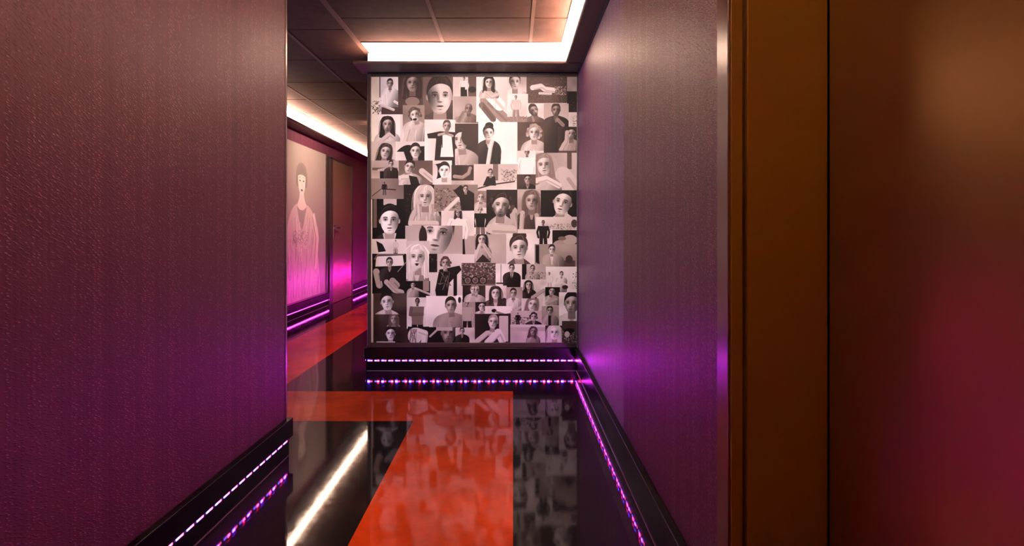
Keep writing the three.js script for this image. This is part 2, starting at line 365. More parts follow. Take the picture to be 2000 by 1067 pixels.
// ---------------------------------------------------------------- printed pictures
const tone = (v, a = 1) => { const k = Math.pow(Math.max(0, Math.min(1, v)), 1.2); return `rgba(${(255 * k) | 0},${(252 * Math.pow(k, 1.18)) | 0},${(248 * Math.pow(k, 1.24)) | 0},${a})`; };   // brown-toned print
function ell(c, x, y, rx, ry, fill, rot = 0) { c.fillStyle = fill; c.beginPath(); c.ellipse(x, y, rx, ry, rot, 0, Math.PI * 2); c.fill(); }
function head(c, x, y, r, o) {            // r: half the head's height
  const { hair = 'short', ht = 0.12, st = 0.8, tilt = 0, look = 0, beard = 0, shade = 0.35 } = o;
  c.save(); c.translate(x, y); c.rotate(tilt);
  const w = r * 0.70, side = look > 0 ? -1 : 1;       // the darker half of the face
  const lock = (n, spread, len) => { for (let i = 0; i < n; i++) { const sx = (i % 2 ? 1 : -1), q = rr(0.9, 1.75) * spread; c.lineWidth = r * rr(0.03, 0.09); c.strokeStyle = tone(ht + rr(-0.14, 0.24), 0.6); c.beginPath(); c.moveTo(sx * w * rr(0, 0.4), -r * 1.12); c.bezierCurveTo(sx * w * 1.5 * q * 0.8, -r * 0.9, sx * w * q * rr(0.8, 1.1), r * 0.5, sx * w * q * rr(0.85, 1.1), r * len * rr(0.7, 1)); c.stroke(); } };
  if (hair === 'long') {
    c.fillStyle = tone(ht); c.beginPath(); c.moveTo(-w * 0.4, -r * 1.18); c.bezierCurveTo(-w * 1.9, -r * 1.15, -w * 1.2, r * 0.5, -w * 1.7, r * 1.7); c.quadraticCurveTo(-w * 1.2, r * 2.1, -w * 0.6, r * 1.5);
    c.lineTo(w * 0.7, r * 1.5); c.quadraticCurveTo(w * 1.2, r * 2.0, w * 1.6, r * 1.6); c.bezierCurveTo(w * 1.15, r * 0.5, w * 1.85, -r * 1.1, w * 0.4, -r * 1.18); c.fill();
    lock(22, 1, 1.9);
  }
  if (hair === 'curly') for (let i = 0; i < 44; i++) { const a = rr(Math.PI * 0.8, Math.PI * 2.2), q = r * rr(0.1, 0.22); ell(c, Math.cos(a) * w * rr(0.95, 1.4), Math.sin(a) * r * rr(0.7, 1.12), q, q, tone(ht + rr(-0.1, 0.2), 0.9)); }
  if (hair === 'bun') { ell(c, w * 0.15, -r * 1.05, w * 0.85, r * 0.5, tone(ht)); ell(c, 0, -r * 0.35, w * 1.14, r * 0.85, tone(ht)); }
  c.fillStyle = tone(st * 0.72); c.beginPath(); c.moveTo(-w * 0.5, r * 0.45); c.lineTo(-w * 0.52, r * 1.5); c.lineTo(w * 0.56, r * 1.5); c.lineTo(w * 0.5, r * 0.45); c.fill();
  if (hair !== 'long') for (const k of [-1, 1]) ell(c, k * w * 0.99, r * 0.03, w * 0.13, r * 0.19, tone(st * 0.76));
  c.beginPath(); c.moveTo(-w, -r * 0.3); c.bezierCurveTo(-w, -r * 1.25, w, -r * 1.25, w, -r * 0.3); c.bezierCurveTo(w * 1.02, r * 0.45, w * 0.55, r, 0, r); c.bezierCurveTo(-w * 0.55, r, -w * 1.02, r * 0.45, -w, -r * 0.3);
  c.fillStyle = tone(st); c.fill();
  c.save(); c.clip();
  const fx = look * w * 0.28, blob = (px, py, rx, ry, v, a) => { c.save(); c.translate(px, py); c.scale(rx, ry); const g = c.createRadialGradient(0, 0, 0, 0, 0, 1); g.addColorStop(0, tone(v, a)); g.addColorStop(0.45, tone(v, a * 0.6)); g.addColorStop(1, tone(v, 0)); c.fillStyle = g; c.fillRect(-1, -1, 2, 2); c.restore(); };
  blob(side * w * 1.05, r * 0.1, w * 1.15, r * 1.3, 0.06, Math.min(0.95, shade * 1.7 + 0.2));
  blob(-side * w * 1.15, 0, w * 0.5, r * 1.2, 0.1, 0.35);
  blob(0, r * 1.1, w * 0.9, r * 0.3, 0.1, 0.4);
  blob(-side * w * 0.42, r * 0.28, w * 0.4, r * 0.3, 1, 0.35); blob(-side * w * 0.1, -r * 0.55, w * 0.6, r * 0.3, 1, 0.3);
  if (beard) { blob(fx, r * 0.82, w * 1.0, r * 0.42, 0.06, beard * 1.3); blob(fx + side * w * 0.75, r * 0.45, w * 0.5, r * 0.6, 0.06, beard); blob(fx - side * w * 0.8, r * 0.45, w * 0.35, r * 0.6, 0.06, beard); blob(fx, r * 0.42, w * 0.42, r * 0.09, 0.06, beard); }
  for (const k of [-1, 1]) {
    const ex = fx + k * w * 0.42, q = k * look > 0 ? 0.8 : 1;
    blob(ex, -r * 0.09, w * 0.36 * q, r * 0.2, 0.08, 0.62);
    ell(c, ex, -r * 0.045, w * 0.15 * q, r * 0.042, tone(st * 0.8)); ell(c, ex, -r * 0.05, w * 0.075 * q, r * 0.048, tone(0.05, 0.95));
    c.strokeStyle = tone(0.05, 0.8); c.lineWidth = r * 0.035; c.beginPath(); c.moveTo(ex - w * 0.18 * q, -r * 0.05); c.quadraticCurveTo(ex, -r * 0.125, ex + w * 0.18 * q, -r * 0.05); c.stroke();
    c.strokeStyle = tone(Math.min(ht, 0.3), 0.75); c.lineWidth = r * 0.065; c.beginPath(); c.moveTo(ex + k * w * 0.26 * q, -r * 0.19); c.quadraticCurveTo(ex, -r * 0.285, ex - k * w * 0.22 * q, -r * 0.205); c.stroke();
  }
  blob(fx + side * w * 0.16, r * 0.1, w * 0.16, r * 0.3, 0.1, 0.5); blob(fx - side * w * 0.03, r * 0.08, w * 0.09, r * 0.28, 1, 0.45); blob(fx, r * 0.31, w * 0.26, r * 0.07, 0.08, 0.7);
  c.fillStyle = tone(st * 0.42, 0.9); c.beginPath(); c.moveTo(fx - w * 0.3, r * 0.545); c.quadraticCurveTo(fx - w * 0.08, r * 0.47, fx, r * 0.505); c.quadraticCurveTo(fx + w * 0.08, r * 0.47, fx + w * 0.3, r * 0.545); c.quadraticCurveTo(fx, r * 0.66, fx - w * 0.3, r * 0.545); c.fill();
  c.strokeStyle = tone(0.08, 0.7); c.lineWidth = r * 0.022; c.beginPath(); c.moveTo(fx - w * 0.28, r * 0.55); c.quadraticCurveTo(fx, r * 0.575, fx + w * 0.28, r * 0.55); c.stroke(); blob(fx, r * 0.73, w * 0.24, r * 0.06, 0.1, 0.45);
  c.restore();
  if (hair !== 'bald') {
    const p = look * 0.2;
    c.fillStyle = tone(ht); c.beginPath(); c.moveTo(-w * 1.04, r * 0.02); c.bezierCurveTo(-w * 1.35, -r * 1.58, w * 1.35, -r * 1.70, w * 1.04, r * 0.02);
    c.quadraticCurveTo(w * 0.97, -r * 0.35, w * 0.8, -r * 0.52); c.bezierCurveTo(w * 0.5, -r * 0.72, w * p, -r * 0.76, -w * 0.3, -r * 0.66); c.quadraticCurveTo(-w * 0.9, -r * 0.5, -w * 1.04, r * 0.02); c.fill(); c.save(); c.clip();
    for (let i = 0; i < 16; i++) { c.lineWidth = r * rr(0.02, 0.06); c.strokeStyle = tone(ht + rr(0, 0.3), 0.5); const q = rr(-0.9, 0.9); c.beginPath(); c.moveTo(w * 0.3, -r * 1.1); c.quadraticCurveTo(w * q, -r * rr(0.95, 1.05), w * q * 1.1, -r * rr(0.55, 0.75) + Math.abs(q) * r * 0.3); c.stroke(); }
    c.restore();
  }
  if (hair === 'long') for (const k of [-1, 1]) { c.fillStyle = tone(ht, 0.95); c.beginPath(); c.moveTo(k * w * 0.2, -r * 1.1); c.bezierCurveTo(k * w * 1.3, -r * 0.9, k * w * 0.75, r * 0.2, k * w * 1.15, r * 1.3); c.lineTo(k * w * 1.5, r * 1.2); c.bezierCurveTo(k * w * 1.2, r * 0.2, k * w * 1.6, -r * 1.0, k * w * 0.2, -r * 1.1); c.fill(); }
  c.restore();
}
function bust(c, x, y, r, o = {}) {       // shoulders and chest below the head
  const { ct = 0.2, st = 0.8, open = 0.25, wide = 1, h = 7, lean = 0, tie, bare } = o;
  const W = r * 2.15 * wide, t = y + r * 1.02, bx = x + lean * r;
  c.fillStyle = tone(bare ? st * 0.95 : ct); c.beginPath(); c.moveTo(bx - r * 0.42, t - r * 0.15); c.bezierCurveTo(bx - W * 0.6, t + r * 0.15, bx - W, t + r * 0.25, bx - W * 1.05, t + r * 1.5);
  c.lineTo(bx - W * 0.95, t + r * h); c.lineTo(bx + W * 0.95, t + r * h); c.lineTo(bx + W * 1.05, t + r * 1.5); c.bezierCurveTo(bx + W, t + r * 0.25, bx + W * 0.6, t + r * 0.15, bx + r * 0.42, t - r * 0.15); c.fill();
  const gb = c.createLinearGradient(bx - W, t, bx + W, t + r * 2); gb.addColorStop(0, tone(0.05, 0.35)); gb.addColorStop(0.3, tone(1, bare ? 0.3 : 0.1)); gb.addColorStop(0.6, tone(0.05, 0.05)); gb.addColorStop(1, tone(0.05, 0.55)); c.fillStyle = gb; c.fill();
  c.lineWidth = r * 0.1;
  for (let i = 0; i < 7; i++) { const k = (bare ? st : ct) + (i % 2 ? 0.13 : -0.13); c.strokeStyle = tone(k, 0.45); const sx = bx + rr(-W, W) * 0.9; c.beginPath(); c.moveTo(sx, t + r * rr(0.6, 1.6)); c.quadraticCurveTo(sx + r * rr(-0.6, 0.6), t + r * 2.2, sx + r * rr(-0.4, 0.4), t + r * rr(2.6, 4.5)); c.stroke(); }
  c.fillStyle = tone(st * 0.92); c.beginPath(); c.moveTo(bx - r * 0.42, t - r * 0.3); c.lineTo(bx + r * 0.42, t - r * 0.3); c.lineTo(bx + r * 0.1, t + r * open * 4); c.lineTo(bx - r * 0.1, t + r * open * 4); c.fill();
  if (tie !== undefined) { c.fillStyle = tone(0.85); c.beginPath(); c.moveTo(bx - r * 0.5, t - r * 0.1); c.lineTo(bx + r * 0.5, t - r * 0.1); c.lineTo(bx, t + r * 2.2); c.fill(); c.fillStyle = tone(tie); c.fillRect(bx - r * 0.12, t, r * 0.24, r * 2.2); }
  head(c, x, y, r, o);
}
function limb(c, pts, w, v) { c.strokeStyle = tone(v); c.lineWidth = w; c.lineCap = c.lineJoin = 'round'; c.beginPath(); c.moveTo(...pts[0]); for (const p of pts.slice(1)) c.lineTo(...p); c.stroke(); c.strokeStyle = tone(v * 0.6, 0.35); c.lineWidth = w * 0.25; c.beginPath(); c.moveTo(pts[0][0] + w * 0.35, pts[0][1] + w * 0.3); for (const p of pts.slice(1)) c.lineTo(p[0] + w * 0.3, p[1] + w * 0.3); c.stroke(); }
function standing(c, x, y, h, o = {}) {   // whole figure, h from crown to feet
  const r = h / 15, { ct = 0.2, lt = 0.15, st = 0.8, arms = 'down' } = o;
  limb(c, [[x - r * 0.9, y + r * 7.4], [x - r * 1.2, y + r * 14]], r * 1.7, lt); limb(c, [[x + r * 0.9, y + r * 7.4], [x + r * 1.3, y + r * 14]], r * 1.7, lt);
  c.fillStyle = tone(ct); c.beginPath(); c.moveTo(x - r * 2.2, y + r * 2.6); c.lineTo(x + r * 2.2, y + r * 2.6); c.lineTo(x + r * 1.7, y + r * 8.4); c.lineTo(x - r * 1.7, y + r * 8.4); c.fill();
  if (arms === 'down') for (const s of [-1, 1]) limb(c, [[x + s * r * 2.1, y + r * 3], [x + s * r * 2.9, y + r * 5.6], [x + s * r * 2.3, y + r * 8]], r * 0.95, ct);
  else if (arms === 'fold') limb(c, [[x - r * 2, y + r * 3], [x - r * 2.3, y + r * 5.2], [x + r * 1.6, y + r * 5]], r, st * 0.9);
  else limb(c, [[x + r * 2, y + r * 3], [x + r * 2.8, y + r * 5], [x + r * 0.6, y + r * 2.2]], r, st * 0.9);
  head(c, x, y + r, r, o);
}
function speckle(c, x0, y0, x1, y1, n, lo, hi, s) { for (let i = 0; i < n; i++) { c.fillStyle = tone(rr(lo, hi), 0.75); const w = rr(0.4, 1) * s; c.fillRect(rr(x0, x1), rr(y0, y1), w, w * rr(0.4, 1.1)); } }
function collage(W, H) {
  const K = 3, cv = canvas(W * K, H * K), c = cv.getContext('2d'); c.scale(K, K); c.translate(-722, -150);
  c.fillStyle = tone(0.85); c.fillRect(722, 150, W, H);
  const P = (x0, y0, x1, y1, bg, draw, bg2 = bg) => {
    c.save(); c.beginPath(); c.rect(x0, y0, x1 - x0, y1 - y0); c.clip();
    const g = c.createLinearGradient(x0, y0, x1, y1); g.addColorStop(0, tone(bg)); g.addColorStop(1, tone(bg2)); c.fillStyle = g; c.fillRect(x0, y0, x1 - x0, y1 - y0);
    for (let i = 0; i < 7; i++) { const q = rr(0.2, 0.55) * Math.max(x1 - x0, y1 - y0), px = rr(x0, x1), py = rr(y0, y1), v = bg + rr(-0.22, 0.14), gb = c.createRadialGradient(px, py, 0, px, py, q); gb.addColorStop(0, tone(v, 0.5)); gb.addColorStop(1, tone(v, 0)); c.fillStyle = gb; c.fillRect(x0, y0, x1 - x0, y1 - y0); }
    if (draw) draw(x0, y0, x1, y1);
    speckle(c, x0, y0, x1, y1, (x1 - x0) * (y1 - y0) * 0.10 | 0, 0.0, 1.0, 0.22);
    c.restore();
  };
  const B = (x, y, r, o) => () => bust(c, x, y, r, o);
  // upper rows
  P(722, 150, 784, 223, 0.93, (a, b) => { c.fillStyle = tone(0.4); c.fillRect(738, 150, 2, 40); speckle(c, 722, 195, 742, 223, 90, 0.2, 0.6, 3); c.fillStyle = tone(0.3); c.fillRect(742, 205, 42, 18); bust(c, 759, 163, 8.5, { ct: 0.92, st: 0.72, ht: 0.15, beard: 0.25, h: 4.4, wide: 0.95 }); limb(c, [[742, 205], [766, 214]], 5, 0.85); limb(c, [[768, 198], [782, 206]], 5, 0.9); });
  P(775, 150, 832, 210, 0.30, () => { head(c, 803, 162, 17, { st: 0.62, ht: 0.26, hair: 'long', shade: 0.5 }); ell(c, 803, 198, 14, 9, tone(0.55)); }, 0.38);
  P(884, 150, 930, 189, 0.85, () => { c.fillStyle = tone(0.4); c.fillRect(913, 150, 17, 38); standing(c, 905, 150, 44, { ct: 0.9, lt: 0.1, st: 0.7 }); c.fillStyle = tone(0.08); c.fillRect(898, 170, 9, 18); ell(c, 921, 175, 8, 6, tone(0.12)); });
  P(824, 150, 883, 233, 0.45, () => { bust(c, 857, 188, 35, { st: 0.84, ht: 0.2, ct: 0.26, hair: 'short', shade: 0.42, h: 2, wide: 0.72, open: 0.1, look: 0.1 }); }, 0.34);
  P(884, 188, 944, 240, 0.72, () => { ell(c, 912, 233, 26, 9, tone(0.62)); limb(c, [[893, 236], [903, 219], [911, 216]], 5, 0.55); bust(c, 914, 212, 10, { bare: 1, st: 0.52, ht: 0.35, hair: 'bald', h: 3, wide: 0.9 }); }, 0.66);
  P(784, 205, 827, 278, 0.62, () => { bust(c, 808, 224, 13, { st: 0.86, ht: 0.36, hair: 'curly', bare: 1, tilt: -0.25, h: 4, wide: 0.9 }); ell(c, 808, 233, 4, 2.4, tone(0.16)); limb(c, [[795, 250], [788, 277]], 9, 0.82); });
  P(722, 223, 779, 279, 0.93, () => { bust(c, 754, 243, 14, { st: 0.76, ht: 0.16, hair: 'long', beard: 0.5, ct: 0.86, h: 4, wide: 0.85 }); limb(c, [[740, 276], [757, 262], [764, 268]], 8, 0.8); });
  P(722, 276, 772, 314, 0.82, B(750, 296, 14, { st: 0.8, ht: 0.24, hair: 'long', tilt: 0.2, ct: 0.4 }));
  P(770, 276, 846, 314, 0.92, () => { c.fillStyle = tone(0.1); c.beginPath(); c.moveTo(772, 296); c.quadraticCurveTo(790, 276, 806, 286); c.lineTo(846, 284); c.lineTo(838, 300); c.lineTo(826, 314); c.lineTo(792, 314); c.lineTo(786, 296); c.fill(); head(c, 809, 295, 14, { st: 0.86, ht: 0.12 }); });
  P(827, 234, 888, 323, 0.95, () => { c.fillStyle = tone(0.16); c.beginPath(); c.moveTo(858, 256); c.lineTo(832, 261); c.lineTo(834, 270); c.lineTo(850, 270); c.lineTo(846, 323); c.lineTo(888, 323); c.lineTo(888, 258); c.fill(); c.fillStyle = tone(0.93); c.beginPath(); c.moveTo(863, 262); c.lineTo(880, 262); c.lineTo(884, 306); c.lineTo(858, 306); c.fill(); c.fillStyle = tone(0.2); c.fillRect(861, 268, 1.6, 20); limb(c, [[855, 263], [868, 260], [882, 265]], 5, 0.72); head(c, 871, 246, 10.5, { st: 0.74, ht: 0.3, beard: 0.3 }); });
  P(887, 241, 933, 323, 0.28, () => { bust(c, 899, 272, 20, { st: 0.83, ht: 0.2, bare: 1, look: -0.8, tilt: -0.1, h: 2.2, wide: 0.85, shade: 0.5 }); c.fillStyle = tone(0.24); c.beginPath(); c.ellipse(915, 262, 15, 22, 0.2, 0, 7); c.fill(); }, 0.24);
  P(929, 150, 991, 238, 0.94, () => { limb(c, [[946, 196], [985, 232]], 20, 0.62); limb(c, [[940, 205], [962, 232]], 12, 0.45); limb(c, [[955, 184], [975, 205]], 22, 0.95); bust(c, 954, 161, 11, { st: 0.85, ht: 0.14, hair: 'long', bare: 1, h: 1.8, wide: 0.8 }); limb(c, [[946, 180], [958, 190], [972, 184]], 6, 0.82); });
  P(990, 150, 1028, 184, 0.86, B(1005, 160, 15, { st: 0.82, ht: 0.16, ct: 0.9, look: 0.1, wide: 0.9 }));
  P(1028, 150, 1109, 201, 0.40, () => { speckle(c, 1028, 150, 1109, 201, 700, 0.18, 0.7, 1.6); limb(c, [[1040, 171], [1056, 168], [1064, 174], [1082, 176]], 10, 0.92); limb(c, [[1054, 182], [1076, 183]], 5, 0.88); speckle(c, 1082, 168, 1104, 186, 170, 0.3, 0.95, 2.2); }, 0.32);
  P(1108, 150, 1127, 178, 0.7); P(1108, 178, 1127, 220, 0.14, () => speckle(c, 1108, 195, 1127, 220, 60, 0.1, 0.5, 2)); P(1110, 219, 1127, 248, 0.85, () => speckle(c, 1118, 225, 1127, 245, 30, 0.2, 0.7, 2.5));
  P(990, 183, 1031, 239, 0.92, () => { c.fillStyle = tone(0.6); c.fillRect(990, 228, 41, 11); speckle(c, 990, 226, 1031, 239, 60, 0.3, 0.7, 2.5); standing(c, 1007, 186, 50, { ct: 0.82, lt: 0.62, st: 0.72, ht: 0.5 }); });
  P(1029, 202, 1063, 246, 0.9, B(1042, 216, 12, { st: 0.66, ht: 0.2, ct: 0.42, look: 0.9, tilt: -0.35, beard: 0.5 }));
  P(1062, 202, 1111, 301, 0.74, () => { bust(c, 1086, 215, 12, { st: 0.58, ht: 0.2, ct: 0.2, beard: 0.45, wide: 1.02 }); limb(c, [[1100, 244], [1089, 233]], 7, 0.6); });
  P(1090, 247, 1127, 301, 0.28, () => { bust(c, 1116, 261, 12, { st: 0.7, ht: 0.14, bare: 1, beard: 0.4, wide: 0.8 }); limb(c, [[1096, 292], [1107, 274], [1108, 258]], 8, 0.76); c.fillStyle = tone(0.35); c.fillRect(1092, 294, 35, 7); });
  P(933, 238, 1010, 321, 0.95, () => { bust(c, 953, 260, 14, { st: 0.88, ht: 0.14, hair: 'bun', ct: 0.14, look: 0.3, wide: 0.8, h: 4 }); limb(c, [[952, 320], [957, 288], [960, 276]], 8, 0.9); });
  P(1009, 293, 1046, 341, 0.88, () => { standing(c, 1029, 290, 100, { ct: 0.95, lt: 0.85, st: 0.62, ht: 0.4 }); });
  P(1010, 238, 1062, 294, 0.36, B(1043, 259, 15, { st: 0.86, ht: 0.62, hair: 'curly', bare: 1, wide: 0.8 }), 0.44);
  P(1046, 298, 1127, 371, 0.78, () => { c.fillStyle = tone(0.4); c.fillRect(1108, 298, 9, 32); limb(c, [[1100, 340], [1122, 368]], 30, 0.8); bust(c, 1062, 322, 20, { st: 0.84, ht: 0.56, hair: 'long', bare: 1, tilt: -0.1, h: 1.6, wide: 0.8, shade: 0.2 }); limb(c, [[1048, 352], [1066, 348], [1092, 362]], 11, 0.86); });
  // second band
  P(722, 313, 776, 350, 0.78, () => { c.fillStyle = tone(0.45); c.fillRect(724, 327, 50, 5); c.fillStyle = tone(0.1); c.fillRect(739, 334, 34, 16); limb(c, [[736, 332], [752, 329], [770, 331]], 4, 0.75); bust(c, 761, 320, 6.5, { st: 0.72, ht: 0.12, ct: 0.2 }); });
  P(722, 348, 786, 389, 0.58, () => { standing(c, 748, 355, 26, { ct: 0.14, lt: 0.4, st: 0.4 }); limb(c, [[752, 369], [770, 370]], 2, 0.2); limb(c, [[724, 382], [745, 366]], 1.2, 0.2); }, 0.5);
  P(776, 313, 844, 361, 0.45, () => { limb(c, [[822, 334], [842, 350]], 12, 0.8); bust(c, 797, 326, 13, { st: 0.8, ht: 0.14, bare: 1, tilt: 0.3, h: 2.4, wide: 0.95 }); limb(c, [[778, 347], [800, 344]], 9, 0.84); c.fillStyle = tone(0.13); c.beginPath(); c.moveTo(796, 342); c.lineTo(812, 345); c.lineTo(818, 361); c.lineTo(800, 361); c.fill(); }, 0.5);
  P(843, 313, 881, 361, 0.93, () => { c.fillStyle = tone(0.12); c.beginPath(); c.moveTo(843, 322); c.quadraticCurveTo(856, 316, 852, 345); c.lineTo(846, 361); c.lineTo(858, 361); c.quadraticCurveTo(862, 330, 858, 318); c.fill(); bust(c, 866, 333, 15, { st: 0.95, ht: 0.14, ct: 0.9, shade: 0.0 }); });
  P(880, 322, 926, 353, 0.3, () => limb(c, [[886, 344], [902, 346], [914, 338], [917, 328]], 7, 0.66)); P(880, 352, 930, 363, 0.82);
  P(924, 320, 1011, 372, 0.86, () => { c.fillStyle = tone(0.5); c.fillRect(962, 320, 10, 32); c.fillStyle = tone(0.12); c.beginPath(); c.moveTo(942, 362); c.lineTo(950, 344); c.lineTo(966, 344); c.lineTo(968, 362); c.fill(); head(c, 957, 337, 7, { st: 0.75, ht: 0.3 }); speckle(c, 978, 330, 1008, 352, 120, 0.3, 0.8, 3); limb(c, [[924, 370], [960, 360], [1004, 354]], 2.4, 0.2); });
  P(1009, 340, 1046, 370, 0.32, B(1030, 350, 9, { st: 0.68, ht: 0.1, ct: 0.12 }));
  P(786, 360, 861, 441, 0.12, () => { speckle(c, 788, 370, 806, 440, 60, 0.05, 0.4, 4); bust(c, 828, 384, 20, { st: 0.80, ht: 0.78, hair: 'long', bare: 1, h: 3, wide: 0.72, shade: 0.2 }); limb(c, [[800, 432], [812, 404], [818, 396]], 10, 0.76); limb(c, [[800, 436], [850, 436]], 11, 0.8); for (let i = 0; i < 30; i++) { const q = i % 2 ? rr(811, 819) : rr(838, 847); limb(c, [[q, 398], [q + rr(-3, 3), rr(414, 432)]], 0.7, rr(0.55, 0.9)); } });
  P(846, 360, 932, 413, 0.62, () => { speckle(c, 846, 365, 900, 412, 190, 0.25, 0.75, 4); limb(c, [[870, 410], [893, 388], [912, 398]], 8, 0.86); c.fillStyle = tone(0.14); c.beginPath(); c.moveTo(884, 372); c.lineTo(898, 361); c.lineTo(926, 378); c.lineTo(930, 410); c.lineTo(900, 412); c.lineTo(896, 386); c.fill(); head(c, 908, 369, 7, { st: 0.75, ht: 0.2 }); });
  P(724, 388, 790, 467, 0.05, () => { c.fillStyle = tone(0.75); c.fillRect(746, 388, 26, 12); c.fillStyle = tone(0.45); c.fillRect(726, 388, 7, 56); bust(c, 758, 430, 27, { st: 0.95, ht: 0.06, ct: 0.04, tie: 0.05, h: 2, wide: 0.65, shade: 0.3 }); });
  P(860, 411, 927, 496, 0.88, () => { c.fillStyle = tone(0.7); c.fillRect(900, 460, 26, 36); standing(c, 893, 408, 104, { ct: 0.9, lt: 0.12, st: 0.66, ht: 0.12, hair: 'long' }); });
  P(925, 372, 949, 409, 0.6, B(938, 385, 9, { st: 0.8, ht: 0.5, hair: 'curly', bare: 1, wide: 0.8 })); P(925, 405, 951, 459, 0.86, () => standing(c, 937, 404, 70, { ct: 0.08, lt: 0.5, st: 0.75, ht: 0.5, hair: 'curly' }));
  P(949, 370, 1011, 458, 0.16, () => { limb(c, [[962, 446], [1004, 450]], 22, 0.78); limb(c, [[1002, 412], [1008, 450]], 16, 0.74); bust(c, 978, 401, 23, { st: 0.82, ht: 0.14, hair: 'curly', beard: 0.62, bare: 1, h: 0.9, wide: 0.6, tilt: 0.08 }); limb(c, [[956, 446], [1000, 448]], 17, 0.8); });
  P(1010, 369, 1057, 447, 0.74, () => { bust(c, 1038, 392, 18, { st: 0.70, ht: 0.42, hair: 'long', ct: 0.28, wide: 0.8, shade: 0.4 }); limb(c, [[1018, 446], [1020, 415]], 9, 0.76); limb(c, [[1050, 446], [1048, 420]], 9, 0.72); });
  P(1056, 371, 1127, 423, 0.1, () => { bust(c, 1099, 395, 25, { st: 0.86, ht: 0.1, tilt: 0.22, look: -0.4, bare: 1, h: 1, wide: 0.6, shade: 0.3 }); });
  P(1046, 423, 1127, 449, 0.86, () => { speckle(c, 1056, 436, 1124, 448, 150, 0.35, 0.8, 2.6); ell(c, 1122, 436, 6, 8, tone(0.3)); });
  P(1040, 448, 1082, 478, 0.9); c.save(); c.translate(0, 0); standing(c, 1061, 430, 62, { ct: 0.1, lt: 0.12, st: 0.5, ht: 0.15 }); c.restore();
  P(1079, 449, 1127, 476, 0.12, () => { ell(c, 1096, 478, 16, 10, tone(0.66)); ell(c, 1114, 468, 14, 10, tone(0.7)); ell(c, 1098, 465, 8, 4, tone(0.5)); });
  P(925, 457, 989, 514, 0.72, () => { bust(c, 940, 467, 11, { st: 0.78, ht: 0.14, hair: 'long', bare: 1, wide: 0.78, h: 3 }); limb(c, [[928, 500], [936, 478]], 7, 0.8); limb(c, [[958, 500], [944, 478]], 7, 0.76); c.fillStyle = tone(0.2); c.beginPath(); c.moveTo(927, 512); c.lineTo(942, 496); c.lineTo(958, 512); c.fill(); });
  P(988, 455, 1046, 516, 0.86, () => { bust(c, 1013, 484, 23, { st: 0.87, ht: 0.26, hair: 'bun', ct: 0.35, h: 1.5, wide: 0.6, tilt: -0.05, shade: 0.3 }); });
  P(1044, 476, 1127, 521, 0.62, () => { c.fillStyle = tone(0.14); c.fillRect(1046, 478, 7, 34); ell(c, 1064, 512, 16, 4, tone(0.25)); c.fillStyle = tone(0.35); c.fillRect(1066, 508, 58, 12); bust(c, 1078, 487, 9, { st: 0.84, ht: 0.16, ct: 0.7, tie: 0.85, wide: 1.2 }); ell(c, 1112, 506, 7, 8, tone(0.28)); }, 0.7);
  P(789, 440, 902, 496, 0.72, () => { head(c, 852, 455, 44, { st: 0.86, ht: 0.3, tilt: 0.12, look: -0.2, shade: 0.3, beard: 0.16 }); ell(c, 824, 462, 8, 20, tone(0.2)); }, 0.8);
  P(724, 466, 792, 497, 0.88, () => { c.fillStyle = tone(0.12); c.beginPath(); c.moveTo(732, 470); c.lineTo(744, 476); c.lineTo(751, 490); c.lineTo(736, 492); c.fill(); c.fillStyle = tone(0.4); c.fillRect(766, 486, 8, 9); standing(c, 770, 468, 26, { ct: 0.8, lt: 0.7, st: 0.7 }); });
  P(724, 495, 792, 573, 0.1, () => { c.fillStyle = tone(0.88); c.beginPath(); c.moveTo(730, 520); c.lineTo(732, 500); c.lineTo(784, 498); c.lineTo(787, 518); c.fill(); limb(c, [[729, 505], [735, 497], [786, 496]], 3, 0.5); limb(c, [[732, 530], [738, 556]], 13, 0.72); bust(c, 758, 512, 9, { st: 0.72, ht: 0.2, ct: 0.14, wide: 1.0, h: 3 }); limb(c, [[752, 550], [768, 566], [782, 570]], 10, 0.72); limb(c, [[764, 548], [772, 556]], 13, 0.66); limb(c, [[774, 530], [790, 512]], 1.6, 0.6); });
  P(791, 470, 837, 549, 0.74, () => { bust(c, 812, 502, 23, { st: 0.87, ht: 0.82, hair: 'long', ct: 0.6, h: 2, wide: 0.6, shade: 0.15 }); limb(c, [[800, 548], [803, 528], [813, 520]], 11, 0.84); ell(c, 812, 516, 3, 2.2, tone(0.2)); });
  P(836, 495, 902, 578, 0.84, () => { c.fillStyle = tone(0.1); c.fillRect(836, 495, 16, 36); c.fillRect(884, 530, 7, 48); speckle(c, 836, 495, 852, 530, 30, 0.1, 0.7, 2); c.fillStyle = tone(0.1); c.beginPath(); c.moveTo(856, 526); c.lineTo(848, 566); c.lineTo(850, 578); c.lineTo(872, 578); c.lineTo(876, 552); c.lineTo(900, 526); c.lineTo(896, 518); c.lineTo(876, 522); c.fill(); for (let i = 0; i < 14; i++) limb(c, [[rr(852, 874), rr(526, 560)], [rr(852, 880), rr(530, 566)]], 0.9, rr(0.3, 0.7)); head(c, 868, 513, 11, { st: 0.68, ht: 0.3, hair: 'curly' }); limb(c, [[866, 526], [870, 520]], 5, 0.68); });
  P(900, 513, 968, 558, 0.35, () => { speckle(c, 900, 513, 967, 545, 420, 0.05, 0.85, 3); for (const x of [912, 927, 942]) { c.strokeStyle = tone(0.08); c.lineWidth = 1.8; c.beginPath(); c.arc(x, 547, 7, 0, 7); c.stroke(); c.strokeStyle = tone(0.7); c.lineWidth = 0.6; c.beginPath(); c.arc(x, 547, 5, 0, 7); c.stroke(); } c.fillStyle = tone(0.5); c.fillRect(900, 554, 68, 4); });
